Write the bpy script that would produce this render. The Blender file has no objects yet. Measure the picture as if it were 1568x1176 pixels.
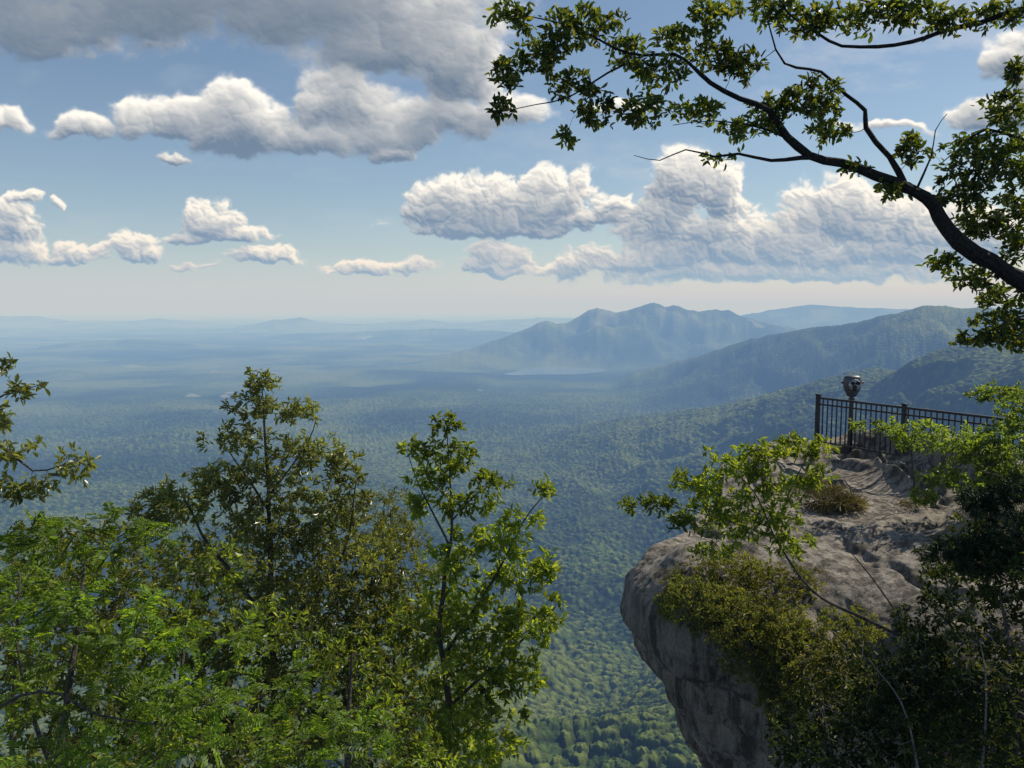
import bpy, math, numpy as np
from mathutils import Vector
RNG=np.random.default_rng(7)
F=1175.0; PIT=math.radians(5.7); cp,sp=math.cos(PIT),math.sin(PIT)
def P(px,py,t):
    u=(px-784)/F; v=(588-py)/F
    return np.array([u*t,(cp+v*sp)*t,(-sp+v*cp)*t])
def AE(px,py):
    q=P(px,py,1.0); return math.atan2(q[0],q[1]), math.atan2(q[2],math.hypot(q[0],q[1]))
# ---------------------------------------------------------------- numpy noise
T2=RNG.random((256,256)); T3=RNG.random((64,64,64)); J=RNG.random((256,256,3))
def vn2(x,y):
    xi=np.floor(x).astype(np.int64); yi=np.floor(y).astype(np.int64); fx=x-xi; fy=y-yi
    fx=fx*fx*fx*(fx*(fx*6-15)+10); fy=fy*fy*fy*(fy*(fy*6-15)+10)
    a=T2[xi&255,yi&255];b=T2[(xi+1)&255,yi&255];c=T2[xi&255,(yi+1)&255];d=T2[(xi+1)&255,(yi+1)&255]
    return (a*(1-fx)+b*fx)*(1-fy)+(c*(1-fx)+d*fx)*fy
def fbm2(x,y,o=4,g=.5):
    s=0;a=1;n=0
    for i in range(o):
        s=s+a*vn2(x*2**i+17.3*i,y*2**i+5.1*i); n+=a; a*=g
    return s/n
def vn3(p):
    i=np.floor(p).astype(np.int64); f=p-i; f=f*f*(3-2*f); r=0
    for dx in (0,1):
        for dy in (0,1):
            for dz in (0,1):
                w=(f[...,0] if dx else 1-f[...,0])*(f[...,1] if dy else 1-f[...,1])*(f[...,2] if dz else 1-f[...,2])
                r=r+w*T3[(i[...,0]+dx)&63,(i[...,1]+dy)&63,(i[...,2]+dz)&63]
    return r
def worley(x,y,off=0):
    xi=np.floor(x).astype(np.int64); yi=np.floor(y).astype(np.int64)
    best=np.full(x.shape,9.0); rid=np.zeros(x.shape)
    for dx in (-1,0,1):
        for dy in (-1,0,1):
            j=J[(xi+dx+off)&255,(yi+dy+off*3)&255]
            d=(xi+dx+j[...,0]-x)**2+(yi+dy+j[...,1]-y)**2
            m=d<best; best=np.where(m,d,best); rid=np.where(m,j[...,2],rid)
    return np.sqrt(best),rid
def sstep(a,b,x):
    t=np.clip((x-a)/(b-a),0,1); return t*t*(3-2*t)
# ---------------------------------------------------------------- mesh helpers
def link(o): bpy.context.scene.collection.objects.link(o); return o
def mesh_np(name,V,Q,mats,midx=None,smooth=False):
    V=np.asarray(V,dtype=np.float32); Q=np.asarray(Q,dtype=np.int32); k=Q.shape[1]
    me=bpy.data.meshes.new(name); me.vertices.add(len(V)); me.vertices.foreach_set('co',V.ravel())
    me.loops.add(Q.size); me.loops.foreach_set('vertex_index',Q.ravel())
    me.polygons.add(len(Q)); me.polygons.foreach_set('loop_start',np.arange(0,Q.size,k,dtype=np.int32))
    me.polygons.foreach_set('loop_total',np.full(len(Q),k,dtype=np.int32))
    for m in mats: me.materials.append(m)
    if midx is not None: me.polygons.foreach_set('material_index',np.asarray(midx,dtype=np.int32))
    me.polygons.foreach_set('use_smooth',np.full(len(Q),smooth,dtype=bool))
    me.update()
    return link(bpy.data.objects.new(name,me))
def grid_faces(nr,nc):
    i=np.arange(nr-1)[:,None]*nc+np.arange(nc-1)[None,:]
    return np.stack([i,i+1,i+1+nc,i+nc],-1).reshape(-1,4)
# ---------------------------------------------------------------- materials
def newmat(n):
    m=bpy.data.materials.new(n); m.use_nodes=True; m.node_tree.nodes.clear(); return m,m.node_tree.nodes,m.node_tree.links
def ramp(N,stops):
    r=N.new('ShaderNodeValToRGB'); e=r.color_ramp.elements
    e[0].position,e[0].color=stops[0][0],(*stops[0][1],1); e[1].position,e[1].color=stops[-1][0],(*stops[-1][1],1)
    for p,c in stops[1:-1]:
        k=e.new(p); k.color=(*c,1)
    return r
def leaf_mat(n,stops,trans=1.0,rough=.42,tf=.45,spec=.5):
    m,N,L=newmat(n); g=N.new('ShaderNodeNewGeometry'); r=ramp(N,stops); L.new(g.outputs['Random Per Island'],r.inputs[0])
    no=N.new('ShaderNodeTexNoise'); no.inputs['Scale'].default_value=1.6; no.inputs['Detail'].default_value=1; tc=N.new('ShaderNodeTexCoord'); L.new(tc.outputs['Object'],no.inputs['Vector'])
    mr=N.new('ShaderNodeMapRange'); mr.inputs[1].default_value=.3; mr.inputs[2].default_value=.7; mr.inputs[3].default_value=.55; mr.inputs[4].default_value=1.45
    L.new(no.outputs[0],mr.inputs[0])
    vm=N.new('ShaderNodeVectorMath'); vm.operation='SCALE'; L.new(r.outputs[0],vm.inputs[0]); L.new(mr.outputs[0],vm.inputs['Scale'])
    b=N.new('ShaderNodeBsdfPrincipled'); L.new(vm.outputs[0],b.inputs['Base Color']); b.inputs['Roughness'].default_value=rough
    b.inputs['Specular IOR Level'].default_value=spec
    v2=N.new('ShaderNodeVectorMath'); v2.operation='MULTIPLY'; v2.inputs[1].default_value=(2.9*trans,2.6*trans,.8*trans); L.new(vm.outputs[0],v2.inputs[0])
    t=N.new('ShaderNodeBsdfTranslucent'); L.new(v2.outputs[0],t.inputs[0])
    mx=N.new('ShaderNodeMixShader'); mx.inputs[0].default_value=tf; L.new(b.outputs[0],mx.inputs[1]); L.new(t.outputs[0],mx.inputs[2])
    o=N.new('ShaderNodeOutputMaterial'); L.new(mx.outputs[0],o.inputs[0]); return m
def bark_mat(n,c1,c2,sc=30):
    m,N,L=newmat(n); tc=N.new('ShaderNodeTexCoord'); no=N.new('ShaderNodeTexNoise'); no.inputs['Scale'].default_value=sc; no.inputs['Detail'].default_value=6
    L.new(tc.outputs['Object'],no.inputs['Vector']); r=ramp(N,[(.35,c1),(.65,c2)]); L.new(no.outputs[0],r.inputs[0])
    b=N.new('ShaderNodeBsdfPrincipled'); b.inputs['Roughness'].default_value=.95; b.inputs['Specular IOR Level'].default_value=.2; L.new(r.outputs[0],b.inputs['Base Color'])
    bu=N.new('ShaderNodeBump'); bu.inputs['Strength'].default_value=.8; bu.inputs['Distance'].default_value=.02; L.new(no.outputs[0],bu.inputs['Height']); L.new(bu.outputs[0],b.inputs['Normal'])
    o=N.new('ShaderNodeOutputMaterial'); L.new(b.outputs[0],o.inputs[0]); return m
M_oak=leaf_mat('oak_leaf',[(0,(.024,.04,.010)),(.5,(.05,.074,.016)),(.8,(.09,.115,.02)),(1,(.15,.15,.025))],1.15)
M_laurel=leaf_mat('laurel_leaf',[(0,(.07,.09,.03)),(.6,(.12,.14,.042)),(1,(.165,.175,.05))],1.05,.33,.42,.7)
M_bright=leaf_mat('sapling_leaf',[(0,(.06,.095,.018)),(.6,(.115,.155,.025)),(1,(.17,.20,.03))],1.25,.4,.48)
M_fence=leaf_mat('edge_leaf',[(0,(.055,.09,.02)),(.6,(.095,.14,.03)),(1,(.13,.17,.035))],1.15,.45,.5)
M_locust=leaf_mat('locust_leaf',[(0,(.05,.09,.014)),(.6,(.10,.16,.02)),(1,(.15,.215,.028))],1.3,.5,.48,.35)
M_olive=leaf_mat('olive_leaf',[(0,(.055,.075,.02)),(.6,(.105,.125,.028)),(.9,(.14,.145,.035)),(1,(.17,.135,.045))],1.0,.5,.42)
M_dark=leaf_mat('shade_leaf',[(0,(.016,.028,.008)),(.7,(.032,.050,.012)),(1,(.08,.085,.022))],.95,.5,.34,.25)  # dark albedo puts the overhead oak's shade into the leaf colour
M_pine=leaf_mat('pine_needle',[(0,(.012,.028,.012)),(1,(.03,.055,.02))],.6,.5,.2,.3)
M_dry=leaf_mat('dry_grass',[(0,(.14,.12,.055)),(.6,(.24,.20,.10)),(1,(.12,.14,.04))],.8,.6,.3,.2)
B_oak=bark_mat('oak_bark',(.010,.009,.008),(.032,.028,.024),45)
B_gray=bark_mat('twig_bark',(.035,.03,.025),(.10,.088,.072),40)
B_dead=bark_mat('dead_bark',(.10,.09,.08),(.22,.20,.18),40)
# ---------------------------------------------------------------- vegetation
class Plant:
    def __init__(s): s.V=[];s.Q=[];s.M=[];s.n=0
    def add(s,V,Q,m): s.V.append(V); s.Q.append(Q+s.n); s.M.append(np.full(len(Q),m)); s.n+=len(V)
    def tube(s,pts,rad,k=5,m=0):
        pts=np.asarray(pts,float); n=len(pts); t=np.gradient(pts,axis=0); t/=np.linalg.norm(t,axis=1)[:,None]+1e-9
        ref=np.array([.31,.2,.93]) if abs(t[0,2])<.8 else np.array([1,.2,.1])
        a=np.cross(t,ref); a/=np.linalg.norm(a,axis=1)[:,None]+1e-9; b=np.cross(t,a)
        th=np.arange(k)*2*np.pi/k
        V=pts[:,None]+np.asarray(rad)[:,None,None]*(a[:,None]*np.cos(th)[None,:,None]+b[:,None]*np.sin(th)[None,:,None])
        i=(np.arange(n-1)[:,None]*k); j=np.arange(k)[None]; j2=(j+1)%k
        s.add(V.reshape(-1,3),np.stack([i+j,i+j2,i+k+j2,i+k+j],-1).reshape(-1,4),m)
    def leaves(s,p,d,nm,L,W,m=1,fold=.25):
        d=d/(np.linalg.norm(d,axis=1)[:,None]+1e-9); side=np.cross(d,nm); side/=np.linalg.norm(side,axis=1)[:,None]+1e-9; nn=np.cross(side,d)
        L=L[:,None];W=W[:,None]; f=nn*W*fold
        V=np.stack([p,p+d*.32*L+side*.42*W+f,p+d*.68*L+side*.46*W+f*.8-nn*L*.05,p+d*L-nn*L*.16,p+d*.68*L-side*.46*W+f*.8-nn*L*.05,p+d*.32*L-side*.42*W+f],1)
        n=len(p); i=np.arange(n)[:,None]*6
        s.add(V.reshape(-1,3),np.concatenate([i+np.array([0,1,2,3]),i+np.array([0,3,4,5])]),m)
def catmull(pts,step=.12):
    pts=np.asarray(pts,float); q=np.vstack([2*pts[0]-pts[1],pts,2*pts[-1]-pts[-2]]); out=[]
    for i in range(1,len(q)-2):
        n=max(2,int(np.linalg.norm(q[i+1,:3]-q[i,:3])/step)); t=np.linspace(0,1,n,endpoint=False)[:,None]
        out.append(.5*((2*q[i])+(-q[i-1]+q[i+1])*t+(2*q[i-1]-5*q[i]+4*q[i+1]-q[i+2])*t*t+(-q[i-1]+3*q[i]-3*q[i+1]+q[i+2])*t**3))
    out.append(q[-2][None]); return np.vstack(out)
def rnd(n): 
    v=RNG.normal(size=(n,3)); return v/np.linalg.norm(v,axis=1)[:,None]
NCL=0
def plant(name,limbs,blobs,bark,leaf,kind='leaf',dens=3.0,cr=.12,lpc=10,LL=.09,LW=.4,up=.6,shell=.5,wob=.12,trad=1.0):
    """limbs: [(px,py,t,r)...]; blobs: (px,py,t,rx,ry[,dens])"""
    global NCL
    pl=Plant(); nodes=[];rads=[]
    for lb in limbs:
        a=np.array([[*P(x,y,t),r] for x,y,t,r in lb]); c=catmull(a)
        c[:,:3]+= (np.stack([vn3(c[:,:3]*3+k*7) for k in (0,1,2)],1)-.5)*np.minimum(.12,c[:,3:4]*2.6)
        c[:,3]=np.maximum(c[:,3],.003)*(1+.35*(vn3(c[:,:3]*6)-.5)); pl.tube(c[:,:3],c[:,3],8,0); nodes.append(c[:,:3]); rads.append(c[:,3])
    nodes=np.vstack(nodes); rads=np.concatenate(rads)
    T=[]
    for bl in blobs:
        x,y,t,rx,ry=bl[:5]; dn=bl[5] if len(bl)>5 else 1
        c=P(x,y,t); RX=rx*t/F; RY=ry*t/F; RD=(RX+RY)/2
        n=max(3,int(dens*dn*(RX+.05)*(RY+.05)/(cr*cr)))
        v=rnd(n)*(RNG.random(n)[:,None]**(1/3*(1-shell)+.02))*(1+.3*(RNG.random(n)[:,None]**3))
        T.append(c+v*np.array([RX,RD,RY]))
    T=np.vstack(T); NCL+=len(T)
    d0=np.array([np.min(((nodes-q)**2).sum(1)) for q in T]); T=T[np.argsort(d0)]
    cap=len(nodes)+len(T)*5; NP=np.zeros((cap,3)); NR=np.zeros(cap); NP[:len(nodes)]=nodes; NR[:len(nodes)]=rads; cnt=len(nodes)
    lp=[];ld=[]
    for q in T:
        dd=((NP[:cnt]-q)**2).sum(1); i=int(np.argmin(dd)); a=NP[i]; v=q-a; l=np.linalg.norm(v)+1e-6
        s=np.array([0,.3,.6,.85,1])[:,None]; w=rnd(2)*l*wob
        pts=a+v*s+w[0]*np.sin(s*np.pi)+w[1]*np.sin(s*2*np.pi)*.6+np.array([0,0,-.1*l])*np.sin(s*np.pi)
        r0=min(NR[i]*.7,(.0025+.007*l)*trad); r=np.linspace(max(r0,.0018),.0014,5); pl.tube(pts,r,3,0)
        NP[cnt:cnt+4]=pts[1:]; NR[cnt:cnt+4]=r[1:]+.0006; cnt+=4
        lp.append(pts); ld.append(v/l)
    lp=np.array(lp); ld=np.array(ld); n=len(T)
    if kind=='leaf':
        k=lpc; fr=RNG.random((n,k))**.6
        seg=lp[:,3][:,None]*(1-fr[...,None])+lp[:,4][:,None]*fr[...,None]
        off=rnd(n*k).reshape(n,k,3)*cr*.5*RNG.random((n,k,1)); p=(seg+off).reshape(-1,3)
        d=(ld[:,None]*.5+rnd(n*k).reshape(n,k,3)*.9+np.array([0,0,.12])).reshape(-1,3)
        nm=rnd(n*k)*.75+np.array([0,0,up]); Ls=LL*(.6+.7*RNG.random(n*k)); pl.leaves(p,d,nm,Ls,Ls*LW)
    elif kind=='pinnate':
        c=lpc
        for j in range(c):
            b=lp[:,3]*(1-j/c)+lp[:,4]*(j/c); dr=ld*.4+rnd(n)*np.array([1,1,.6])+np.array([0,0,.1]); dr/=np.linalg.norm(dr,axis=1)[:,None]
            nr=rnd(n)*.45+np.array([0,0,1.]); sd=np.cross(dr,nr); sd/=np.linalg.norm(sd,axis=1)[:,None]; nr=np.cross(sd,dr); RL=.2*(.6+.7*RNG.random(n))
            for q in range(8):
                f=(q+1.5)/9; pp=b+dr*(RL*f)[:,None]+np.array([0,0,-1])*(RL*.28*f*f)[:,None]
                sz=LL*(.7+.5*np.sin(np.pi*f))*(.8+.4*RNG.random(n))
                for sg in (-1,1):
                    pl.leaves(pp,sd*sg+dr*.35+rnd(n)*.25,nr+rnd(n)*.35,sz,sz*LW)
            e=b+dr*RL[:,None]+np.array([0,0,-1])*(RL*.28)[:,None]; pl.leaves(b,e-b,nr,np.linalg.norm(e-b,axis=1),np.full(n,.004))
    elif kind=='needle':
        k=lpc; fr=RNG.random((n,k)); seg=lp[:,2][:,None]*(1-fr[...,None])+lp[:,4][:,None]*fr[...,None]
        d=(ld[:,None]*.7+rnd(n*k).reshape(n,k,3)).reshape(-1,3); Ls=LL*(.7+.5*RNG.random(n*k)); pl.leaves(seg.reshape(-1,3),d,rnd(n*k),Ls,np.full(n*k,.0045))
    o=mesh_np(name,np.vstack(pl.V),np.vstack(pl.Q),[bark,leaf],np.concatenate(pl.M)); return o,n

# overhead oak ---------------------------------------------------
oak_limbs=[
 [(2000,1400,7.5,.22),(1960,900,7.5,.2),(1850,600,7.2,.16),(1700,490,6.9,.12),(1568,428,6.6,.078),(1510,405,6.5,.07),(1470,378,6.5,.062),(1432,325,6.5,.056),(1395,292,6.4,.052),(1340,264,6.4,.046),(1290,246,6.4,.04),(1240,238,6.4,.034),(1205,212,6.4,.029),(1175,170,6.3,.025),(1130,152,6.3,.021),(1085,128,6.3,.019),(1060,100,6.3,.016),(1035,82,6.2,.014),(985,84,6.2,.012),(940,75,6.1,.01),(900,52,6.1,.008),(860,35,6,.006),(800,22,6,.004)],
 [(985,84,6.2,.01),(930,112,6.2,.008),(870,148,6.1,.006),(820,160,6.1,.004),(775,170,6,.003)],
 [(1250,240,6.4,.022),(1180,247,6.3,.014),(1130,236,6.3,.011),(1095,240,6.2,.009),(1050,230,6.2,.006),(1010,246,6.2,.004),(970,238,6.2,.003)],
 [(1385,285,6.4,.03),(1362,240,6.4,.022),(1325,195,6.4,.02),(1322,170,6.4,.017),(1295,145,6.4,.014),(1258,112,6.4,.012),(1200,98,6.3,.009),(1180,50,6.3,.006),(1168,0,6.3,.004)],
 [(1850,600,7.2,.1),(1760,200,6.6,.06),(1660,20,6.4,.04),(1568,12,6.2,.026),(1500,33,6.2,.022),(1440,46,6.2,.02),(1395,62,6.1,.016),(1345,70,6.1,.014),(1290,73,6.1,.012),(1250,52,6.1,.01),(1205,20,6.1,.007),(1180,-30,6.1,.005)],
 [(1440,46,6.2,.012),(1405,20,6.2,.009),(1340,5,6.2,.006),(1270,-10,6.2,.004)],
 [(1760,200,6.6,.04),(1640,230,6.6,.026),(1568,216,6.6,.016),(1510,198,6.6,.011),(1470,225,6.6,.006),(1440,250,6.6,.004)],
 [(1700,490,6.9,.04),(1620,500,7,.02),(1560,490,7,.012),(1500,512,7,.006)],
 [(1205,212,6.4,.012),(1160,195,6.3,.008),(1090,185,6.3,.005),(1030,192,6.3,.003)],
 [(1400,296,6.4,.012),(1425,240,6.4,.007),(1432,200,6.4,.004),(1450,175,6.4,.002)],
]
ob=[(785,20,6,32,16),(778,110,6,24,22),(770,165,6,20,10),(845,50,6,50,28),(905,38,6.1,45,28),(830,95,6.1,35,18),(885,130,6.1,40,18),(868,208,6.1,7,12),(925,172,6.2,40,18),(985,170,6.2,36,22),(1010,110,6.2,36,24),(960,80,6.2,30,20),
 (1050,62,6.3,44,20),(1095,85,6.3,34,16),(1140,100,6.3,34,22),(1075,172,6.3,36,18),(1140,195,6.3,40,18),(1205,165,6.3,44,20),(1245,150,6.4,40,28),(1270,200,6.4,30,16),(1180,15,6.2,55,16),(1095,18,6.2,40,18),(1240,30,6.1,50,20),(1320,28,6.1,60,20),(1385,12,6.1,50,22),(1450,28,6.1,44,18),(1530,22,6.2,44,18),
 (1110,240,6.3,40,4,.4),(1390,228,6.4,24,22),(1370,290,6.4,26,10),(1300,262,6.4,26,8,.6),(1495,235,6.6,50,32),(1545,170,6.6,34,32),(1550,250,6.6,40,50),(1475,290,6.6,40,30),(1545,330,6.7,44,40),(1500,345,6.7,36,20),(1440,400,6.7,24,10),(1490,425,6.8,44,16),(1555,385,6.8,24,20),(1545,455,6.9,38,26),(1530,500,7,44,24),(1500,518,7,30,10),(1560,520,7,30,16),(1560,110,6.4,16,20),
 (1700,250,6.8,120,120,.3),(1720,50,6.8,130,100,.3),(1750,430,7.2,100,100,.3)]
plant('oak_tree',oak_limbs,ob,B_oak,M_oak,dens=8.6,cr=.115,lpc=11,LL=.066,LW=.42,shell=.03,trad=1.2)
plant('laurel_tree',[[(430,1500,9.3,.07),(425,1150,9.2,.05),(415,900,9,.035),(408,720,9,.02),(402,600,9,.008),(398,570,9,.004)],
  [(418,950,9,.03),(330,850,8.8,.018),(280,760,8.7,.008)],[(416,980,9.1,.03),(520,860,9,.018),(545,740,9,.007)],[(410,780,9,.016),(350,690,9,.007)],[(409,760,9,.016),(470,680,9,.008),(485,640,9,.004)]],
  [(400,582,9,22,24),(385,622,9,38,20),(455,632,9,36,18),(365,668,9,54,20,.9),(470,690,9,56,24,.9),(420,720,9,70,28,.9),(340,735,9,46,24),(530,715,9,28,28,.9),(520,770,9,50,36),(430,790,9,90,44),(300,765,8.8,72,32),(240,780,8.6,46,30),(360,850,8.8,110,50,.9),(510,860,9,84,60,.9),(440,930,8.8,110,50,.7),(590,850,9.2,50,40,.7)],
  B_gray,M_laurel,dens=8,cr=.12,lpc=12,LL=.072,LW=.36,shell=.1)
plant('sapling_tree',[[(700,1500,8.4,.06),(690,1150,8.2,.04),(672,960,8,.026),(690,830,8,.016),(688,720,8,.008),(684,650,8,.004)],
  [(680,1000,8.1,.022),(760,880,8,.014),(800,800,8,.008),(838,752,8,.004)],[(688,1080,8.1,.022),(790,990,8,.012),(850,930,8,.006)],[(690,840,8,.012),(640,740,8,.007),(625,695,8,.004)],[(689,800,8,.01),(740,745,8,.004)]],
  [(685,650,8,22,16),(640,690,8,28,14),(698,700,8,36,20),(660,730,8,40,16),(745,738,8,30,14),(835,750,8,22,8),(720,770,8,52,20,.8),(640,775,8,22,16),(800,800,8,30,20,.8),(760,830,8,50,28,.8),(690,840,8,50,30,.7),(835,865,8,20,16),(800,880,8,40,28,.9),(720,900,8,66,40,.9),(845,935,8,18,22,.8),(800,960,8,52,34),(720,980,8,80,46),(800,1030,8,44,30,.9),(720,1070,8,84,50),(720,1150,8,80,50),(640,960,8.3,50,50,.8)],
  B_gray,M_bright,dens=6.5,cr=.12,lpc=11,LL=.082,LW=.4,shell=.1)
plant('bare_shrub',[[(615,1300,10,.04),(605,1000,10,.022),(600,850,10,.014),(598,780,10,.006)]],
  [(598,775,10,42,28),(580,820,10,36,28),(620,830,10,36,32)],B_gray,M_olive,dens=9,cr=.12,lpc=9,LL=.05,LW=.3,shell=.1)
plant('holly_tree',[[(-220,1200,6,.07),(-160,850,6,.05),(-60,700,6,.03),(0,680,6,.012),(50,720,6,.007),(120,705,6,.004)],[(-60,700,6,.02),(-20,620,6,.01),(30,600,6,.006),(60,590,6,.003)]],
  [(5,560,6,8,10),(45,598,6,30,12),(0,640,6,28,16),(20,690,6,30,16),(120,712,6,32,20),(70,745,6,30,14),(10,750,6,32,22),(-60,700,6,60,60,.3)],
  B_gray,M_laurel,dens=7,cr=.12,lpc=10,LL=.065,LW=.42,shell=.1)
plant('laurel_shrub',[[(500,1500,10,.05),(480,1150,10,.03),(470,1000,10,.015)],[(200,1500,9.5,.05),(150,1100,9.5,.03),(140,920,9.5,.012)],[(690,1500,9.2,.05),(680,1200,9,.03),(650,1060,9,.015)]],
  [(100,850,9.5,150,50),(300,910,9.5,140,64),(60,970,9,120,80),(520,940,9.6,110,64),(600,1030,9,110,60),(450,1050,9,170,80),(220,1050,8.6,200,90),(560,1150,8.6,180,70),(690,1150,9,80,60),(630,920,9.3,84,50),(200,1160,7.6,240,60),(560,820,10.5,70,40,.6)],
  B_gray,M_olive,dens=7,cr=.15,lpc=14,LL=.085,LW=.38,shell=.25)
plant('locust_tree',[[(80,1500,5.6,.05),(90,1200,5.5,.035),(110,1000,5.6,.02),(130,860,5.8,.01)],[(400,1500,5.6,.05),(390,1250,5.5,.03),(400,1080,5.7,.016)],[(90,1200,5.5,.02),(40,1060,5.2,.012),(20,950,5.2,.006)],[(-40,1110,4.6,.012),(30,1065,4.6,.01),(90,1062,4.6,.008),(150,1095,4.6,.007),(240,1110,4.6,.004)]],
  [(100,810,6.2,100,24),(40,850,5.8,80,40),(210,820,6.2,70,34),(60,940,5.4,110,60,.8),(200,930,5.8,110,60,.8),(320,1000,5.6,90,60,.8),(130,1060,5,150,60,.7),(300,1110,5,130,55,.8),(60,1140,4.6,110,50,.7),(430,1050,5.9,80,50,.7),(480,1130,5.4,100,50),(590,1120,6.4,80,50,.8)],
  B_gray,M_locust,kind='pinnate',dens=2.8,cr=.14,lpc=3,LL=.04,LW=.45,shell=.1)
plant('sassafras_shrub',[[(250,1500,5.8,.04),(260,1200,5.7,.025),(280,1000,5.9,.012),(300,880,6.2,.006)],[(520,1500,6.4,.04),(530,1200,6.3,.025),(540,1000,6.5,.01)],[(30,1500,5.5,.03),(20,1100,5.4,.015),(30,880,5.8,.006)]],
  [(320,870,6.4,60,34),(260,960,6.1,60,40),(400,960,6.5,60,44),(520,1000,6.7,70,46),(600,1060,6.8,70,46),(420,1120,6.2,70,44),(140,1000,5.8,70,36),(30,900,5.9,50,34),(230,1130,5.4,70,36),(30,1060,5.2,60,30),(660,1150,6.6,70,40),(150,870,6.5,50,26)],
  B_gray,M_bright,dens=5,cr=.12,lpc=11,LL=.065,LW=.42,shell=.1)
# plants on the outcrop
plant('rhododendron_shrub',[[(1640,1130,7.5,.04),(1500,1060,7.8,.03),(1420,1000,8.2,.024),(1340,955,8.6,.02),(1260,915,9,.016),(1215,870,9.2,.013),(1185,820,9.3,.011),(1160,760,9.3,.008),(1120,715,9.3,.005)],[(1185,820,9.3,.01),(1120,800,9.3,.007),(1050,780,9.3,.005),(985,775,9.3,.003)],[(1185,810,9.3,.01),(1215,740,9.3,.007),(1240,690,9.3,.004)],
   [(1420,1000,8.2,.012),(1330,880,8.6,.007),(1290,830,8.8,.003)]],
  [(1125,710,9.3,46,22),(1065,738,9.3,38,18),(1000,770,9.3,30,11),(965,775,9.3,14,6),(1185,690,9.3,44,14),(1240,682,9.3,34,16),(1100,770,9.3,50,24),(1180,745,9.3,46,24),(1050,795,9.3,34,14),(1190,790,9.3,36,20,.9),(1240,730,9.3,32,18,.8),(1130,810,9.3,56,20,.9),(1210,835,9.2,36,18,.8),(1090,840,9.4,36,12,.6)],
  B_gray,M_bright,dens=7.5,cr=.125,lpc=10,LL=.085,LW=.38,shell=.1)
plant('ledge_shrub',[[(1180,1130,9.8,.02),(1160,1020,9.8,.012),(1120,940,9.9,.008)]],
  [(1040,895,11.1,24,20),(1024,925,10.9,16,24),(1065,925,10.6,44,40),(1130,945,10.2,60,46),(1195,965,9.9,50,48),(1110,875,11,64,28),(1190,890,10.8,60,28,.8),(1150,1010,10,44,34,.8),(1230,1010,9.6,60,50),(1300,960,9.6,50,30,.6),(1200,1060,9.5,46,40),(1290,1040,9.3,50,40,.7)],
  B_gray,M_olive,dens=11,cr=.09,lpc=13,LL=.05,LW=.34,shell=.12)
plant('fence_shrub',[[(1560,820,12,.03),(1530,720,12.2,.018),(1500,660,12.4,.008)],[(1400,745,13,.014),(1395,690,12.8,.007)]],
  [(1370,655,12.8,34,18,.6),(1415,670,12.5,42,24,.9),(1480,685,12.2,50,30),(1540,680,12,50,38),(1500,605,13,18,11),(1535,600,13,30,14),(1565,630,12.2,36,26),(1310,652,13.5,16,8,.5),(1440,730,12,30,14),(1520,740,11.6,60,28),(1420,760,12,26,11),(1555,720,11.6,50,40)],
  B_gray,M_fence,dens=8.5,cr=.13,lpc=12,LL=.07,LW=.42,shell=.12)
plant('bramble_shrub',[[(1440,1400,7.6,.03),(1430,1100,7.8,.018),(1400,950,8,.01)],[(1560,1400,7,.03),(1550,1050,7.2,.02),(1530,900,7.5,.01)],[(1260,1300,8.4,.02),(1270,1120,8.4,.01)]],
  [(1520,830,8,60,40),(1560,900,7.5,60,60),(1470,900,8.2,56,44,.9),(1420,960,8.2,50,40,.8),(1350,1040,8.3,70,44,.9),(1480,1010,7.6,100,60),(1400,1090,7.6,120,60),(1270,1090,8.6,54,54),(1215,1130,8.8,36,50),(1540,1110,7,100,80),(1330,1150,7.8,120,50),(1440,860,9,30,24,.8),(1480,1080,8.4,130,90)],
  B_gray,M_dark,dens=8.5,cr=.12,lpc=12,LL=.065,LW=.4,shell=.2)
plant('dead_shrub',[[(1420,1300,7.2,.016),(1390,1100,7.2,.009),(1330,1010,7.3,.005)],[(1500,1300,6.8,.016),(1510,1060,6.8,.008),(1500,980,6.9,.005)],[(1290,1250,7.8,.012),(1260,1080,7.8,.006)]],
  [(1330,1000,7.4,70,40),(1250,1010,7.9,50,40),(1420,1020,7.2,60,50),(1510,1000,6.9,60,60),(1300,1110,7.4,80,40),(1450,920,7.4,50,40)],B_dead,M_dry,dens=4,cr=.12,lpc=2,LL=.04,LW=.4,shell=.1,trad=1.1,wob=.2)
plant('pine_tree',[[(1680,1300,7.5,.08),(1650,900,7.7,.05),(1640,700,7.8,.03)],[(1650,850,7.7,.02),(1560,800,7.8,.012),(1480,770,7.9,.005)],[(1650,900,7.7,.02),(1560,880,7.7,.01),(1450,850,7.8,.005)],[(1650,780,7.7,.02),(1560,740,7.8,.01),(1500,720,7.8,.004)]],
  [(1500,765,7.8,44,22),(1550,765,7.7,44,36),(1460,840,7.8,44,16),(1520,850,7.8,56,34),(1560,820,7.6,50,40)],B_gray,M_pine,kind='needle',dens=7,cr=.13,lpc=55,LL=.10,shell=.2)
plant('grass_tuft',[[(1275,800,13,.004),(1275,770,13,.003)]],[(1275,765,13.2,40,16),(1250,745,13.7,26,10),(1300,775,13,20,10),(1400,770,13,20,5,.5)],M_dry,M_dry,kind='needle',dens=5,cr=.12,lpc=26,LL=.2,shell=.2)
print('clusters',NCL)
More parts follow.
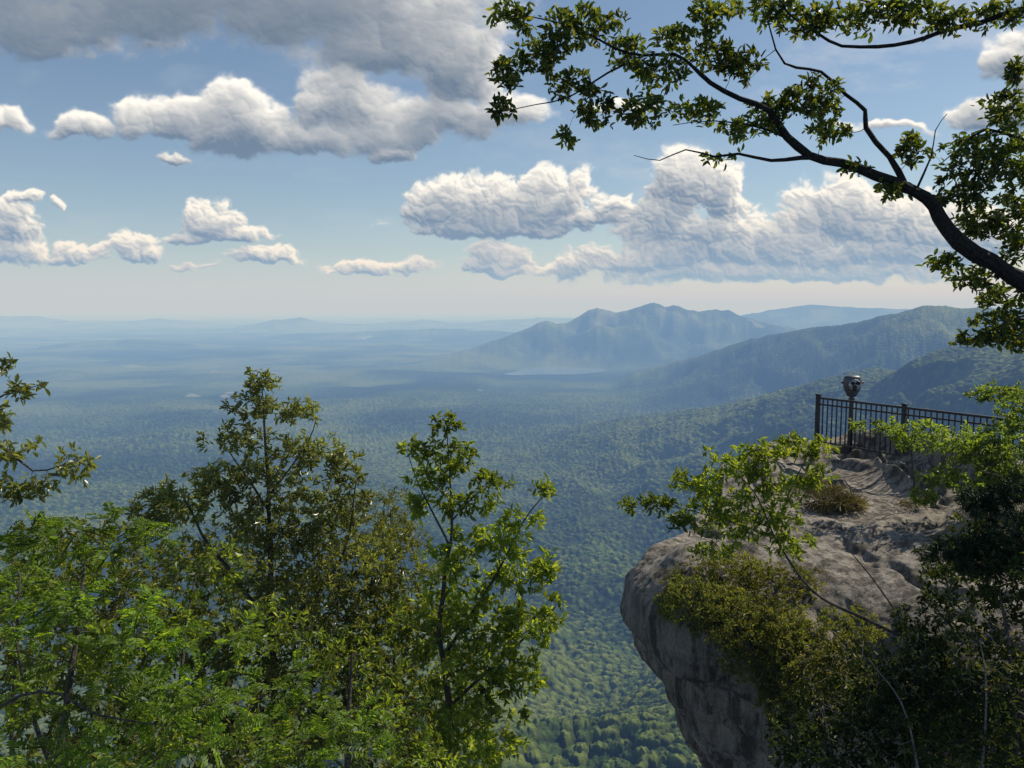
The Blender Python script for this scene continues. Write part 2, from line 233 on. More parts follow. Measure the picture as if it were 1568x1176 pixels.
# ---------------------------------------------------------------- rock outcrop
R0=[(1115,775,15.5),(1200,724,16.2),(1290,706,16.6),(1350,702,15.8),(1460,737,13.6),(1600,770,12.3),(1800,800,11)]
rows=[R0,
 [(1088,800,14.2),(1180,772,14.4),(1290,748,14.8),(1380,757,14.1),(1475,795,12),(1620,820,11),(1820,850,9.8)],
 [(1050,848,12.6),(1125,830,12.4),(1250,800,12.8),(1370,820,12),(1480,860,10.6),(1640,900,9.6),(1840,930,8.6)],
 [(1002,872,12.1),(1080,874,11.4),(1210,868,11.4),(1345,890,10.8),(1480,930,9.6),(1650,980,8.6),(1850,1010,7.8)],
 [(974,908,12.2),(1018,932,11.1),(1140,950,10.6),(1300,970,10.2),(1480,1000,9),(1660,1050,8),(1860,1080,7.2)],
 [(978,962,12.6),(1026,1012,11.1),(1130,1030,10.6),(1290,1060,10),(1480,1090,8.6),(1670,1130,7.6),(1870,1160,6.8)],
 [(1000,1030,12.9),(1056,1090,11.5),(1150,1120,10.9),(1290,1150,10.1),(1480,1190,8.4),(1680,1220,7.4),(1880,1260,6.6)],
 [(1045,1110,13.2),(1100,1170,12),(1180,1210,11.3),(1300,1260,10.3),(1480,1300,8.4),(1690,1340,7.4),(1890,1380,6.6)],
 [(1090,1230,13.6),(1155,1330,12.6),(1220,1400,12),(1320,1450,11),(1490,1500,9),(1700,1500,8),(1900,1500,7)]]
C=np.array([[P(*q) for q in r] for r in rows])
col0=C[:,:1]+np.array([1.6,3.0,-.8]); colm=C[:,:1]+np.array([.15,.7,.0]); C=np.concatenate([col0,colm,C],1)
rb=C[:1]+np.array([.5,2.2,.05]); rc=rb+np.array([0,1.2,-5]); C=np.concatenate([rc,rb,C],0)
def upg(C,n,axis):
    C=np.moveaxis(C,axis,0); q=np.concatenate([2*C[:1]-C[1:2],C,2*C[-1:]-C[-2:-1]],0); out=[]
    for i in range(1,len(q)-2):
        for k in range(n):
            s=k/n; out.append(.5*(2*q[i]+(q[i+1]-q[i-1])*s+(2*q[i-1]-5*q[i]+4*q[i+1]-q[i+2])*s*s+(-q[i-1]+3*q[i]-3*q[i+1]+q[i+2])*s**3))
    out.append(q[-2]); return np.moveaxis(np.array(out),0,axis)
S=upg(upg(C,44,0),56,1)
du=np.gradient(S,axis=0); dv=np.gradient(S,axis=1); nrm=np.cross(dv,du); nrm/=np.linalg.norm(nrm,axis=2)[...,None]+1e-9
if nrm[80,250,2]<0: nrm=-nrm
def w3(p,off=0):
    i0=np.floor(p).astype(np.int64); b1=np.full(p.shape[:-1],9.); b2=b1.copy(); idc=b1.copy()
    for a in (-1,0,1):
        for b in (-1,0,1):
            for c in (-1,0,1):
                k=i0+np.array([a,b,c]); h=[T3[(k[...,0]+o_)&63,(k[...,1]+o_*3)&63,(k[...,2]+off)&63] for o_ in (0,11,23)]
                d=sum((k[...,q]+h[q]-p[...,q])**2 for q in range(3))
                m=d<b1; b2=np.where(m,b1,np.minimum(b2,d)); idc=np.where(m,h[0],idc); b1=np.where(m,d,b1)
    return np.sqrt(b2)-np.sqrt(b1),idc
wp=S+.9*np.stack([vn3(S*.8+k*9) for k in range(3)],-1)+.15*np.stack([vn3(S*4+k*5) for k in range(3)],-1)
e1,i1=w3(wp*np.array([.28,.28,.62]))
lay=S[...,2]+.30*S[...,0]-.12*S[...,1]+.8*vn3(S*.7+2)
str1=vn3(np.stack([S[...,0]*.35,S[...,1]*.35,lay*2.6],-1)); str2=vn3(np.stack([S[...,0]*.9,S[...,1]*.9,lay*7],-1)+7)
disp=.40*(vn3(S*.55)-.5)+.20*(vn3(S*1.1+5)-.5)+.24*(i1-.5)*sstep(0,.25,e1)-.09*(1-sstep(0,.05,e1))+.18*(str1-.5)+.07*(str2-.5)+.06*(vn3(S*2.6+9)-.5)+.035*(vn3(S*6)-.5)+.022*(vn3(S*15)-.5)
S2=S+nrm*disp[...,None]
m,N,L=newmat('granite'); tc=N.new('ShaderNodeTexCoord')
def noise(sc,det=6,rg=.6,stretch=None):
    n=N.new('ShaderNodeTexNoise'); n.inputs['Scale'].default_value=sc; n.inputs['Detail'].default_value=det; n.inputs['Roughness'].default_value=rg
    src=tc.outputs['Object']
    if stretch:
        mp=N.new('ShaderNodeMapping'); mp.inputs['Scale'].default_value=stretch; L.new(src,mp.inputs[0]); src=mp.outputs[0]
    L.new(src,n.inputs['Vector']); return n.outputs[0]
def mixc(a,b,mode,f):
    q=N.new('ShaderNodeMix'); q.data_type='RGBA'; q.blend_type=mode
    if hasattr(f,'is_linked'): L.new(f,q.inputs[0])
    else: q.inputs[0].default_value=f
    for i,v in ((6,a),(7,b)):
        if hasattr(v,'is_linked'): L.new(v,q.inputs[i])
        else: q.inputs[i].default_value=(*v,1)
    return q.outputs[2]
r1=ramp(N,[(.3,(.21,.18,.145)),(.5,(.34,.30,.25)),(.7,(.46,.415,.36))]); L.new(noise(1.6,10,.72),r1.inputs[0])
r2=ramp(N,[(.43,(.14,.135,.13)),(.55,(1,1,1))]); L.new(noise(1.5,9,.72,stretch=(3.4,3.4,.3)),r2.inputs[0])
r3=ramp(N,[(.3,(.55,.55,.55)),(.7,(1.2,1.18,1.15))]); L.new(noise(30,6,.7),r3.inputs[0])
cc=mixc(mixc(r1.outputs[0],r2.outputs[0],'MULTIPLY',.8),r3.outputs[0],'MULTIPLY',.9)
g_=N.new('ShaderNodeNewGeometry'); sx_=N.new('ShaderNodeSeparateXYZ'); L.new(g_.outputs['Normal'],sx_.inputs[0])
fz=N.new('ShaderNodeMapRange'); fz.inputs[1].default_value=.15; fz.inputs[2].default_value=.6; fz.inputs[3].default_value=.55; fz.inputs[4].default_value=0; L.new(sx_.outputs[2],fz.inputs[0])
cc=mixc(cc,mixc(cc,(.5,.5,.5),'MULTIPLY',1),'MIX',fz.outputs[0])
rm=ramp(N,[(.56,(0,0,0)),(.66,(1,1,1))]); L.new(noise(3.2,8,.75),rm.inputs[0]); cc=mixc(cc,(.06,.062,.035),'MIX',rm.outputs[0])
b=N.new('ShaderNodeBsdfPrincipled'); b.inputs['Roughness'].default_value=.9; b.inputs['Specular IOR Level'].default_value=.25; L.new(cc,b.inputs['Base Color'])
bu=N.new('ShaderNodeBump'); bu.inputs['Strength'].default_value=.9; bu.inputs['Distance'].default_value=.06; L.new(noise(9,12,.75),bu.inputs['Height']); L.new(bu.outputs[0],b.inputs['Normal'])
o=N.new('ShaderNodeOutputMaterial'); L.new(b.outputs[0],o.inputs[0])
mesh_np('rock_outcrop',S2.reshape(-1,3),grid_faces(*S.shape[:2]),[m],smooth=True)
# ---------------------------------------------------------------- fence
m,N,L=newmat('black_metal'); b=N.new('ShaderNodeBsdfPrincipled'); b.inputs['Base Color'].default_value=(.012,.012,.013,1); b.inputs['Metallic'].default_value=.3; b.inputs['Roughness'].default_value=.4
o=N.new('ShaderNodeOutputMaterial'); L.new(b.outputs[0],o.inputs[0]); M_blk=m
def empty(n,loc=(0,0,0)):
    e=bpy.data.objects.new(n,None); e.location=loc; return link(e)
def boxes(name,items,mat,parent=None,bev=0):
    V=[];Q=[];n=0
    for a,b2,w,h in items:
        a=np.array(a,float);b2=np.array(b2,float);d=b2-a;d/=np.linalg.norm(d)
        ref=np.array([0,0,1.]) if abs(d[2])<.9 else np.array([A_dir[0],A_dir[1],0]); s=np.cross(d,ref); s/=np.linalg.norm(s); u=np.cross(s,d)
        for e in (a,b2):
            for sx,sy in ((-1,-1),(1,-1),(1,1),(-1,1)): V.append(e+s*sx*w/2+u*sy*h/2)
        Q+=[(n,n+1,n+2,n+3),(n+7,n+6,n+5,n+4),(n,n+4,n+5,n+1),(n+1,n+5,n+6,n+2),(n+2,n+6,n+7,n+3),(n+3,n+7,n+4,n)]; n+=8
    ob=mesh_np(name,V,Q,[mat]); 
    if parent: ob.parent=parent
    if bev:
        md=ob.modifiers.new('b','BEVEL'); md.width=bev; md.segments=2
    return ob
FA=np.array([6.82,16.97,0]);FB=np.array([9.04,13.4,0]); A_dir=(FB-FA)/np.linalg.norm(FB-FA); FL=8.0
zt=-2.0; zb=-2.98
fe=empty('metal_fence')
def at(s,z): q=FA+A_dir*s; return (q[0],q[1],z)
boxes('rails',[(at(0.03,zt),at(FL,zt),.07,.045),(at(0.03,zt-.14),at(FL,zt-.14),.035,.035),(at(0.03,zb),at(FL,zb),.035,.04)],M_blk,fe,.004)
boxes('balusters',[(at(s,zb+.018),at(s,zt-.02),.022,.022) for s in np.arange(.13,FL,.115)],M_blk,fe)
boxes('posts',[(at(s,-3.8),at(s,zt+.05),.08,.08) for s in np.arange(0,FL+.1,2.0)],M_blk,fe,.006)
boxes('post_caps',[(at(s,zt+.052),at(s,zt+.085),.105,.105) for s in np.arange(0,FL+.1,2.0)],M_blk,fe,.012)
# ---------------------------------------------------------------- binocular viewer
m,N,L=newmat('cast_metal'); b=N.new('ShaderNodeBsdfPrincipled'); b.inputs['Base Color'].default_value=(.09,.096,.10,1); b.inputs['Metallic'].default_value=.4; b.inputs['Roughness'].default_value=.42
o=N.new('ShaderNodeOutputMaterial'); L.new(b.outputs[0],o.inputs[0]); M_cast=m
m,N,L=newmat('pale_metal'); b=N.new('ShaderNodeBsdfPrincipled'); b.inputs['Base Color'].default_value=(.45,.46,.46,1); b.inputs['Metallic'].default_value=.5; b.inputs['Roughness'].default_value=.35
o=N.new('ShaderNodeOutputMaterial'); L.new(b.outputs[0],o.inputs[0]); M_pale=m
vc=P(1305,590,17.0); ve=empty('coin_operated_binoculars',vc)
def lathe(name,prof,mat,sx=1,sy=1,loc=(0,0,0),rot=(0,0,0),k=32):
    V=[];Q=[]
    for r,z in prof:
        for j in range(k):
            a=2*math.pi*j/k; V.append((r*sx*math.cos(a),r*sy*math.sin(a),z))
    for i in range(len(prof)-1):
        for j in range(k): Q.append((i*k+j,i*k+(j+1)%k,(i+1)*k+(j+1)%k,(i+1)*k+j))
    ob=mesh_np(name,V,Q,[mat],smooth=True); ob.location=loc; ob.rotation_euler=rot; ob.parent=ve; return ob
lathe('head',[(.0,.225),(.10,.22),(.165,.20),(.195,.16),(.205,.09),(.203,.02),(.19,-.05),(.165,-.12),(.13,-.185),(.10,-.24),(.07,-.255),(0,-.255)],M_cast,1,.6)
lathe('face_plate',[(0,0),(.13,0),(.135,.012),(0,.014)],M_pale,1,.95,loc=(0,-.115,.02),rot=(math.pi/2,0,0))
lathe('neck',[(.05,-.2),(.05,-.28),(.075,-.29),(.075,-.31),(.045,-.33)],M_cast)
lathe('pedestal',[(.045,-.3),(.05,-.9),(.055,-1.2),(.065,-2.1)],M_blk)
for sx in (-1,1):
    lathe('eyepiece_%s'%('l' if sx<0 else 'r'),[(0,.0),(.035,.0),(.04,.02),(.04,.07),(.028,.075),(.025,.05),(0,.05)],M_blk,loc=(sx*.06,-.118,.06),rot=(math.pi/2,0,0))
    lathe('objective_%s'%('l' if sx<0 else 'r'),[(0,.0),(.045,.0),(.05,.07),(.04,.075),(0,.06)],M_blk,loc=(sx*.075,.09,.07),rot=(-math.pi/2,0,0))
    lathe('handle_%s'%('l' if sx<0 else 'r'),[(0,-.03),(.02,-.03),(.02,.04),(0,.04)],M_blk,loc=(sx*.21,0,.06),rot=(0,math.pi/2,0))
lathe('coin_box',[(0,-.06),(.045,-.06),(.05,-.04),(.05,.04),(.045,.06),(0,.06)],M_blk,1,.5,loc=(0,-.13,-.05),k=16)
# ---------------------------------------------------------------- terrain
PL=-650.
az=np.radians(np.linspace(-44,44,1050)); r=np.concatenate([np.geomspace(60,560,40,endpoint=False),np.geomspace(560,3200,820,endpoint=False),np.geomspace(3200,140000,400)])
RR,AZ=np.meshgrid(r,az,indexing='ij'); X=RR*np.sin(AZ); Y=RR*np.cos(AZ)
Z=PL+80*(fbm2(X/2200+3,Y/2200,5)-.5)+ (np.clip(RR-9000,0,40000)/40000)*260*(fbm2(X/6000,Y/6000+8,5)-.55)
Z+=85*(1-np.abs(2*fbm2(X/1300+70,Y/1300+20,4)-1)-.75)
def ridge(pts,w,pw=1.3,nz=.16,wl=900,A=1.7,crest=0):
    global Z
    a=[];rr=[];zz=[]
    for px,py,d in pts:
        A_,E_=AE(px,py); a.append(A_); rr.append(d); zz.append(d*math.tan(E_))
    B=PL-35
    rc=np.interp(AZ,a,rr); zc=np.maximum(np.interp(AZ,a,zz,left=B,right=zz[-1]),B); zc=zc+crest*(fbm2(AZ*90,AZ*0+3,4)-.5)*sstep(0,200,zc-B)
    n1=fbm2(X/wl+5,Y/wl+2,5,.5); rg=1-np.abs(2*fbm2(X/wl*1.3+50,Y/wl*1.3,4)-1)
    tt=(RR-rc-(n1-.5)*w*.8*np.clip(np.abs(RR-rc)/w,0,1))/w
    sh=1/(1+np.abs(tt)**2)**pw; h=B+(zc-B)*sh*(1+nz*(np.minimum(rg,.9)-.75)*np.clip(np.abs(tt)*2.0-.12,.02,1)*A)
    k=8.
    mx=np.maximum(Z,h); Z=mx+k*np.log1p(np.exp(-np.abs(Z-h)/k))
ridge([(360,500,23000),(390,497,23000),(420,490,23000),(462,486,23000),(500,494,23000),(560,497,24000),(650,489,24000),(700,495,24000),(760,490,24000),(840,486,24000),(900,488,24000),(1000,492,24000)],2000,crest=50)
ridge([(-200,486,30000),(0,484,32000),(60,484,32000),(110,492,30000),(200,492,30000),(240,487,30000),(300,493,30000),(420,500,30000)],1800,crest=50)
ridge([(330,524,17000),(380,518,17000),(450,511,17000),(560,508,16500),(660,503,16000),(760,507,15500),(850,512,15000)],1500,crest=40)
ridge([(60,530,14500),(140,522,14000),(230,519,14000),(330,526,14000),(430,532,13500),(520,528,13000),(620,526,12500),(700,532,12500)],1000,crest=40)
ridge([(200,556,10800),(300,548,10500),(400,546,10500),(500,548,10500),(600,544,10500),(680,552,10500)],800,crest=30)
ridge([(1050,500,15000),(1130,484,15000),(1180,475,15000),(1240,467,15000),(1300,470,15000),(1370,473,15000),(1600,470,15000)],1800,crest=30)
ridge([(520,575,8600),(600,562,9000),(640,554,9200),(700,541,9400),(760,521,9600),(815,499,9800),(836,490,9800),(852,495,9800),(872,493,9800),(888,484,9800),(902,474,9800),(914,471,9800),(928,475,9800),(945,479,9800),(965,474,9800),(985,467,9800),(1002,464,9800),(1018,469,9800),(1032,467,9800),(1050,473,9800),(1070,477,9800),(1095,474,9800),(1115,475,9800),(1135,485,9800),(1200,500,9800),(1330,525,9800),(1400,560,9800)],1000,1.35,.35,800,2.6,crest=28)
ridge([(640,600,6000),(740,600,6000),(840,594,6100),(900,585,6200),(980,570,6300),(1080,543,5900),(1150,520,5600),(1230,506,5400),(1300,497,5200),(1370,481,5000),(1415,468,5000),(1440,471,5000),(1490,474,5000),(1568,476,4900),(1700,465,4800)],1050,1.1,.35,650,2.3,crest=16)
ridge([(560,720,3300),(700,716,3300),(820,690,3300),(950,660,3300),(1100,634,3150),(1230,602,2950),(1350,574,2750),(1450,550,2650),(1568,532,2500),(1700,515,2500)],800,.95,.35,480,2.2,crest=12)
nh=np.exp(-(RR/950)**2)*(330+100*np.sin(AZ)); spur=(1-np.abs(2*fbm2(X/420+9,Y/420,3)-1)-.6)*150*np.exp(-(RR/3000)**2)*np.clip(RR/500,0,1)
Z=Z+nh*np.clip((-(Z)-0)/650,0,1)+spur
def azr(px,py):
    q=P(px,py,1); s=(PL+6)/q[2]; return q*s
Lpts=[(770,572),(792,568),(806,564),(826,562),(850,561),(885,562),(912,563),(930,566),(924,569),(905,571),(880,573),(850,573),(820,573),(800,574),(782,574)]
lk=np.array([azr(*p) for p in Lpts]); cx,cy=lk[:,0].mean(),lk[:,1].mean()
Lw=(np.ptp(lk[:,0]),np.ptp(lk[:,1])); dl=np.sqrt(((X-cx)/(Lw[0]*.62))**2+((Y-cy)/(Lw[1]*.62))**2)+.5*(fbm2(X/260,Y/260,3)-.5)
Z=np.where(dl<1.6,Z+(np.minimum(Z,PL-3)-Z)*(1-sstep(.8,1.6,dl)),Z)
fr=sstep(0,.35,1-np.abs((AZ-math.atan2(cx,cy))/.105).clip(0,1))*sstep(5000,6200,RR)*(1-sstep(7400,7800,RR)); Z=Z*(1-fr)+np.minimum(Z,PL-2)*fr
cs=11.5; wx=X+4*vn2(X/6,Y/6); wy=Y+4*vn2(X/6+50,Y/6)
d1,id1=worley(wx/cs,wy/cs); d2,id2=worley(X/3.6,Y/3.6,11)
fade=1-sstep(3500,7000,RR)
Z=Z+fade*(8.5*np.sqrt(np.clip(1-(d1/.88)**2,0,1))*(.5+.9*id1)+2.3*(1-d2)+1.5*vn2(X/2.3,Y/2.3))
shade_t=.55*fbm2(X/600+3,Y/600+60,4)+.45*fbm2(X/2400+13,Y/1800+6,3)  # broad forest tone variation, also standing in for cloud shadows in the colour
tone=np.clip(.50+(id1-.5)*.8*fade+(id2-.5)*.3*fade+2.8*(shade_t-.5),0,1)
gap_shade=np.clip(1.15-d1,0.22,1)*fade+(1-fade)*.8  # colour darkened towards crown edges, painted shade between the trees
clear=np.zeros_like(Z)
for px,py,w,dd in [(295,610,13,2.5),(352,607,9,5),(345,613,7,2),(330,568,8,1.2),(205,560,14,1.2),(560,522,12,1),(30,482,14,1),(735,606,7,1)]:
    A_,E_=AE(px,py); R_=-PL/math.tan(-E_); A2,E2=AE(px,py+dd); R2=-PL/math.tan(-E2)
    q=((AZ-A_)/(w/F))**2+((RR-R_)/max(R_-R2,5))**2+ (vn2(X/60,Y/60)-.5)*1.2
    clear=np.maximum(clear,(1-sstep(.4,1.2,q))*.8)
# bare granite faces on the far mountain
slope=np.abs(np.gradient(Z,axis=0)/np.maximum(np.gradient(RR,axis=0),1))
rockf=sstep(8600,9000,RR)*(1-sstep(9700,10000,RR))*sstep(-330,-200,Z)*(1-sstep(-40,20,Z))*sstep(.53,.60,fbm2(X/260+9,Y/260+4,4))*.6
clear=np.maximum(clear,rockf)
m,N,L=newmat('forest'); at_=N.new('ShaderNodeAttribute'); at_.attribute_name='tone'; sep=N.new('ShaderNodeSeparateColor'); L.new(at_.outputs['Color'],sep.inputs[0])
tc=N.new('ShaderNodeTexCoord')
vo=N.new('ShaderNodeTexVoronoi'); vo.inputs['Scale'].default_value=.07; L.new(tc.outputs['Object'],vo.inputs['Vector'])
nz=N.new('ShaderNodeTexNoise'); nz.inputs['Scale'].default_value=.5; nz.inputs['Detail'].default_value=3; L.new(tc.outputs['Object'],nz.inputs['Vector'])
def math_(op,a,b_):
    q=N.new('ShaderNodeMath'); q.operation=op
    for i,v in enumerate((a,b_)):
        if hasattr(v,'is_linked'): L.new(v,q.inputs[i])
        else: q.inputs[i].default_value=v
    return q.outputs[0]
s2=N.new('ShaderNodeSeparateColor'); L.new(vo.outputs['Color'],s2.inputs[0])
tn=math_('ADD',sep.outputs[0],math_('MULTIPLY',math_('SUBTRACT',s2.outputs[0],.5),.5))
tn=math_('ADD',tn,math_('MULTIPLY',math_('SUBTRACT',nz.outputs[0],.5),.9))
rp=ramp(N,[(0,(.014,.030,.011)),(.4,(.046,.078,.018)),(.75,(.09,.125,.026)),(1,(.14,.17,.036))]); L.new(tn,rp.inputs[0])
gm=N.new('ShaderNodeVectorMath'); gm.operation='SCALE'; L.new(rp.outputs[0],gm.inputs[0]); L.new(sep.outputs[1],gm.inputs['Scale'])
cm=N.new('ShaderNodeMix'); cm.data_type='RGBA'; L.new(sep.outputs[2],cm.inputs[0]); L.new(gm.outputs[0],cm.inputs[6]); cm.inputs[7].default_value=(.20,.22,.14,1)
b=N.new('ShaderNodeBsdfPrincipled'); b.inputs['Roughness'].default_value=.95; b.inputs['Specular IOR Level'].default_value=.1; L.new(cm.outputs[2],b.inputs['Base Color'])
bu=N.new('ShaderNodeBump'); bu.inputs['Strength'].default_value=.9; bu.inputs['Distance'].default_value=5; bu.invert=True; L.new(vo.outputs['Distance'],bu.inputs['Height']); L.new(bu.outputs[0],b.inputs['Normal'])
o=N.new('ShaderNodeOutputMaterial'); L.new(b.outputs[0],o.inputs[0])
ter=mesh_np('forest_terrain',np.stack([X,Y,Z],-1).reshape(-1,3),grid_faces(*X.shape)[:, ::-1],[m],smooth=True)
ca=ter.data.color_attributes.new('tone','FLOAT_COLOR','POINT'); ca.data.foreach_set('color',np.stack([tone,gap_shade,clear,np.ones_like(gap_shade)],-1).astype(np.float32).ravel())
m,N,L=newmat('water'); b=N.new('ShaderNodeBsdfPrincipled'); b.inputs['Base Color'].default_value=(.13,.18,.23,1); b.inputs['Roughness'].default_value=.15
o=N.new('ShaderNodeOutputMaterial'); L.new(b.outputs[0],o.inputs[0])
me=bpy.data.meshes.new('lake'); sm=catmull(np.vstack([lk,lk[:1]]),60)[:-1]; sm[:,2]=PL+3
me.from_pydata([tuple(v) for v in sm],[],[list(range(len(sm)))]); me.materials.append(m); link(bpy.data.objects.new('lake',me))
# ---------------------------------------------------------------- clouds (sky backdrop)
na,ne=1400,480
ca_=np.radians(np.linspace(-44,44,na)); ce=np.radians(np.linspace(-.4,27,ne)); EL,CA=np.meshgrid(ce,ca_,indexing='ij')
dx=np.sin(CA)*np.cos(EL); dy=np.cos(CA)*np.cos(EL); dz=np.sin(EL)
fw=dy*cp-dz*sp; upv=dy*sp+dz*cp; GX=784+F*dx/fw; GY=588-F*upv/fw
CL=[ # cx,cy,rx,ry_top,ry_bot,soft
 (200,0,480,100,66,1),(520,20,250,100,62,.9),(600,75,150,70,42,.8),(695,105,72,66,60,.4),(640,185,140,50,34,.8),(765,178,94,26,22,.9),(30,50,160,70,36,1),
 (125,198,52,28,16,.5),(245,192,72,44,22,.35),(370,195,80,62,38,.35),(520,165,80,54,34,.25),(565,215,105,38,24,.7),(440,214,56,24,24,.7),(590,240,40,18,12,.7),
 (0,192,38,28,16,.5),(270,247,28,10,8,.5),(40,303,30,11,7,.5),(93,310,12,8,5,.5),
 (10,345,42,36,28,.3),(25,388,56,22,14,.4),(110,392,52,24,12,.3),(208,387,42,30,13,.3),(325,345,46,38,16,.3),(368,358,46,14,9,.5),(285,362,40,12,8,.8),(400,398,52,22,9,.4),(300,408,40,7,7,.9),
 (690,322,78,48,24,.35),(770,332,95,54,26,.25),(845,318,60,66,32,.2),(760,347,145,16,13,.5),(940,320,28,24,16,.3),(900,337,66,14,11,.5),
 (765,408,50,38,13,.35),(560,416,76,12,8,.6),(640,415,36,16,9,.7),(880,414,60,20,13,.5),
 (1050,290,58,62,40,.15),(1115,300,38,46,40,.15),(1020,335,62,30,40,.25),(1070,368,125,46,36,.25),(990,400,110,28,15,.4),(1190,385,105,58,34,.25),(1290,335,84,60,34,.3),(1370,352,100,54,38,.3),(1300,390,165,28,26,.4),(1180,420,270,18,14,.7),(1460,365,120,52,38,.5),
 (1545,95,40,44,30,.4),(1520,180,60,32,22,.4),(1600,150,60,60,50,.4),(955,160,46,14,10,.8),(1350,195,80,10,9,1),(1600,60,60,30,20,.6)]
wxx=GX+40*(fbm2(GX/70,GY/60,4)-.5)+12*(fbm2(GX/16,GY/14,3)-.5); wyy=GY+28*(fbm2(GX/60+40,GY/50,4)-.5)+10*(fbm2(GX/16+30,GY/14,3)-.5)
Sx=np.full(GX.shape,-3.0); SOFT=np.zeros(GX.shape); VT=np.zeros(GX.shape); wsum=np.full(GX.shape,1e-6)
for cx_,cy_,rx,rt,rb_,so in CL:
    ddy=wyy-cy_; yn=ddy/np.where(ddy<0,rt,rb_); q=1-((wxx-cx_)/rx)**2-yn**2; q=np.maximum(q,-3)
    kk=.16; Sx=kk*np.logaddexp(Sx/kk,q/kk); w=np.exp(q*3); SOFT+=so*w; VT-=np.clip(yn,-1.3,1.3)*w; wsum+=w
SOFT/=wsum; VT/=wsum
hi=1-sstep(190,300,GY)
def bil(sc,k,oc,g):
    s=0;a=1;n=0
    for i in range(oc):
        d,_=worley(wxx/sc*2**i+k+3.7*i,wyy/sc*1.15*2**i+k*2+9.1*i,5+i*7); s=s+a*(1-np.minimum(d,1.1)**1.5); n+=a; a*=g
    return s/n
NB=bil(36,3,5,.55)*(1-hi)+bil(84,11,5,.5)*hi; NF=fbm2(GX/70,GY/45,6,.55); NL=bil(36,3,3,.55)*(1-hi)+bil(84,11,3,.45)*hi
NZ=NB*(1-SOFT*.7)+NF*SOFT*.7
D=Sx*1.0+(NZ-.54+.03*SOFT)*3.0
Dp=np.clip(D,0,1.5)**.8
tS=np.zeros_like(D); tL=np.zeros_like(D)
for i in range(1,31):
    sy=int(round(i*1.4)); sxx=int(round(i*.9)); sh_=np.zeros_like(D); sh_[:ne-sy,:na-sxx]=Dp[sy:,sxx:]; tL+=sh_
    if i<=8: tS+=sh_
tL/=30; tS/=8
gy_,gx_=np.gradient(NL*(1-.6*SOFT)*13+Dp*2.5); rel_=np.tanh((-gy_*1.0-gx_*.6)*1.6)
bright=.10+.66*np.exp(-2.2*tL)+.28*np.exp(-1.6*tS)+.28*rel_*(.3+np.exp(-1.5*tL))+.38*VT*(1-.5*SOFT)  # sunlit tops and shaded bases painted into the emitted cloud colour
big=sstep(-.1,.5,Sx)*(1-sstep(60,170,GY))*(1-sstep(430,760,GX)); bright=bright*(1-.6*big)
big2=sstep(0,.5,Sx)*sstep(60,110,GY)*(1-sstep(235,270,GY))*sstep(430,560,GX); bright=bright*(1-.15*big2*(VT<0))
bright=np.clip(bright,0,1.15)
cS=np.array([1.0,.975,.93]); cA=np.array([.13,.17,.22])
col=cA*(1-bright[...,None])+cS*bright[...,None]
al=sstep(0,.48,D)*(1-SOFT)+sstep(-.3,.7,D)*SOFT
thin=fbm2(GX/150+8,GY/60+4,6,.6); veil=.24*sstep(.50,.80,thin)*(1-al)*sstep(700,1100,GX)+.08*sstep(.5,.8,thin)*(1-al)
al2=al+veil; col=(col*al[...,None]+np.array([.72,.75,.78])*veil[...,None])/np.maximum(al2,1e-4)[...,None]
al2=np.clip(al2*sstep(.2,1.6,np.degrees(EL)),0,1)
Rs=45000.; m,N,L=newmat('cloud'); a_=N.new('ShaderNodeAttribute'); a_.attribute_name='cloud'
em=N.new('ShaderNodeEmission'); L.new(a_.outputs['Color'],em.inputs[0]); tr=N.new('ShaderNodeBsdfTransparent'); mx=N.new('ShaderNodeMixShader')
L.new(a_.outputs['Alpha'],mx.inputs[0]); L.new(tr.outputs[0],mx.inputs[1]); L.new(em.outputs[0],mx.inputs[2]); o=N.new('ShaderNodeOutputMaterial'); L.new(mx.outputs[0],o.inputs[0])
sk=mesh_np('sky',np.stack([dx,dy,dz],-1).reshape(-1,3)*Rs,grid_faces(ne,na),[m],smooth=True)
c_=sk.data.color_attributes.new('cloud','FLOAT_COLOR','POINT'); c_.data.foreach_set('color',np.concatenate([col,al2[...,None]],-1).astype(np.float32).ravel())
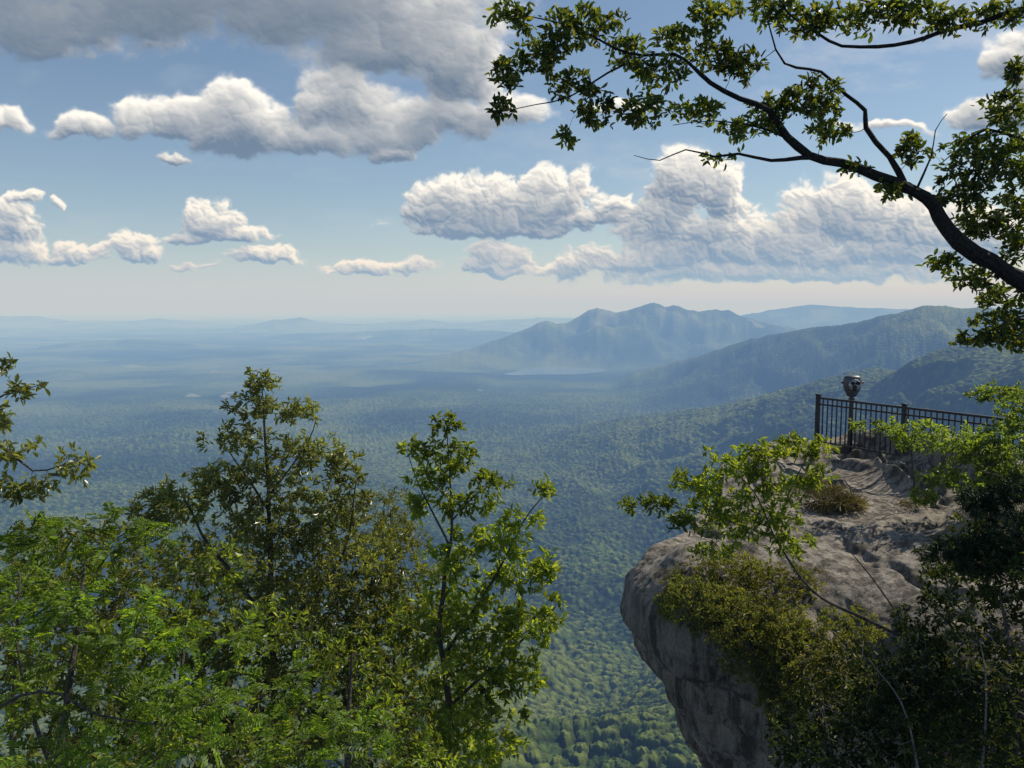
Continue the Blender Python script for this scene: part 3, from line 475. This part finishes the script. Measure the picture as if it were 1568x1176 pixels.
# ---------------------------------------------------------------- haze: homogeneous air volume, airlight added as its own emission
HZ=2.6
m,N,L=newmat('haze'); ab=N.new('ShaderNodeVolumeAbsorption'); ab.inputs['Density'].default_value=1e-4*HZ; ab.inputs['Color'].default_value=(.855,.75,.52,1)
em=N.new('ShaderNodeEmission'); em.inputs['Color'].default_value=(.082,.151,.297,1); em.inputs['Strength'].default_value=1e-4*HZ
ad=N.new('ShaderNodeAddShader'); L.new(ab.outputs[0],ad.inputs[0]); L.new(em.outputs[0],ad.inputs[1]); o=N.new('ShaderNodeOutputMaterial'); L.new(ad.outputs[0],o.inputs['Volume'])
b_=150000; V=[(x,y,z) for z in (-1200,600) for x,y in ((-b_,-b_),(b_,-b_),(b_,b_),(-b_,b_))]
mesh_np('air_haze',V,[(3,2,1,0),(4,5,6,7),(0,1,5,4),(1,2,6,5),(2,3,7,6),(3,0,4,7)],[m])
# ---------------------------------------------------------------- light, world, camera
SE,SA=math.radians(46),math.radians(60)
sd=Vector((math.sin(SA)*math.cos(SE),math.cos(SA)*math.cos(SE),math.sin(SE)))
l=bpy.data.lights.new('sun','SUN'); l.energy=5; l.angle=math.radians(.5); l.color=(1,.95,.85); so=link(bpy.data.objects.new('sun',l)); so.rotation_euler=sd.to_track_quat('Z','Y').to_euler()
w=bpy.data.worlds.new('World'); bpy.context.scene.world=w; w.use_nodes=True; N=w.node_tree.nodes; L=w.node_tree.links
s=N.new('ShaderNodeTexSky'); s.sky_type='NISHITA'; s.sun_disc=False; s.sun_elevation=SE; s.sun_rotation=SA; s.altitude=900; s.dust_density=.5
bg=N['Background']; bg.inputs[1].default_value=.092; L.new(s.outputs[0],bg.inputs[0])
c=bpy.data.cameras.new('camera'); c.sensor_width=36; c.lens=18*F/784; c.clip_start=.1; c.clip_end=500000; co=link(bpy.data.objects.new('camera',c)); co.rotation_euler=(math.pi/2-PIT,0,0)
sc=bpy.context.scene; sc.camera=co; sc.view_settings.view_transform='Standard'; sc.view_settings.look='None'; sc.view_settings.exposure=0
print('done')
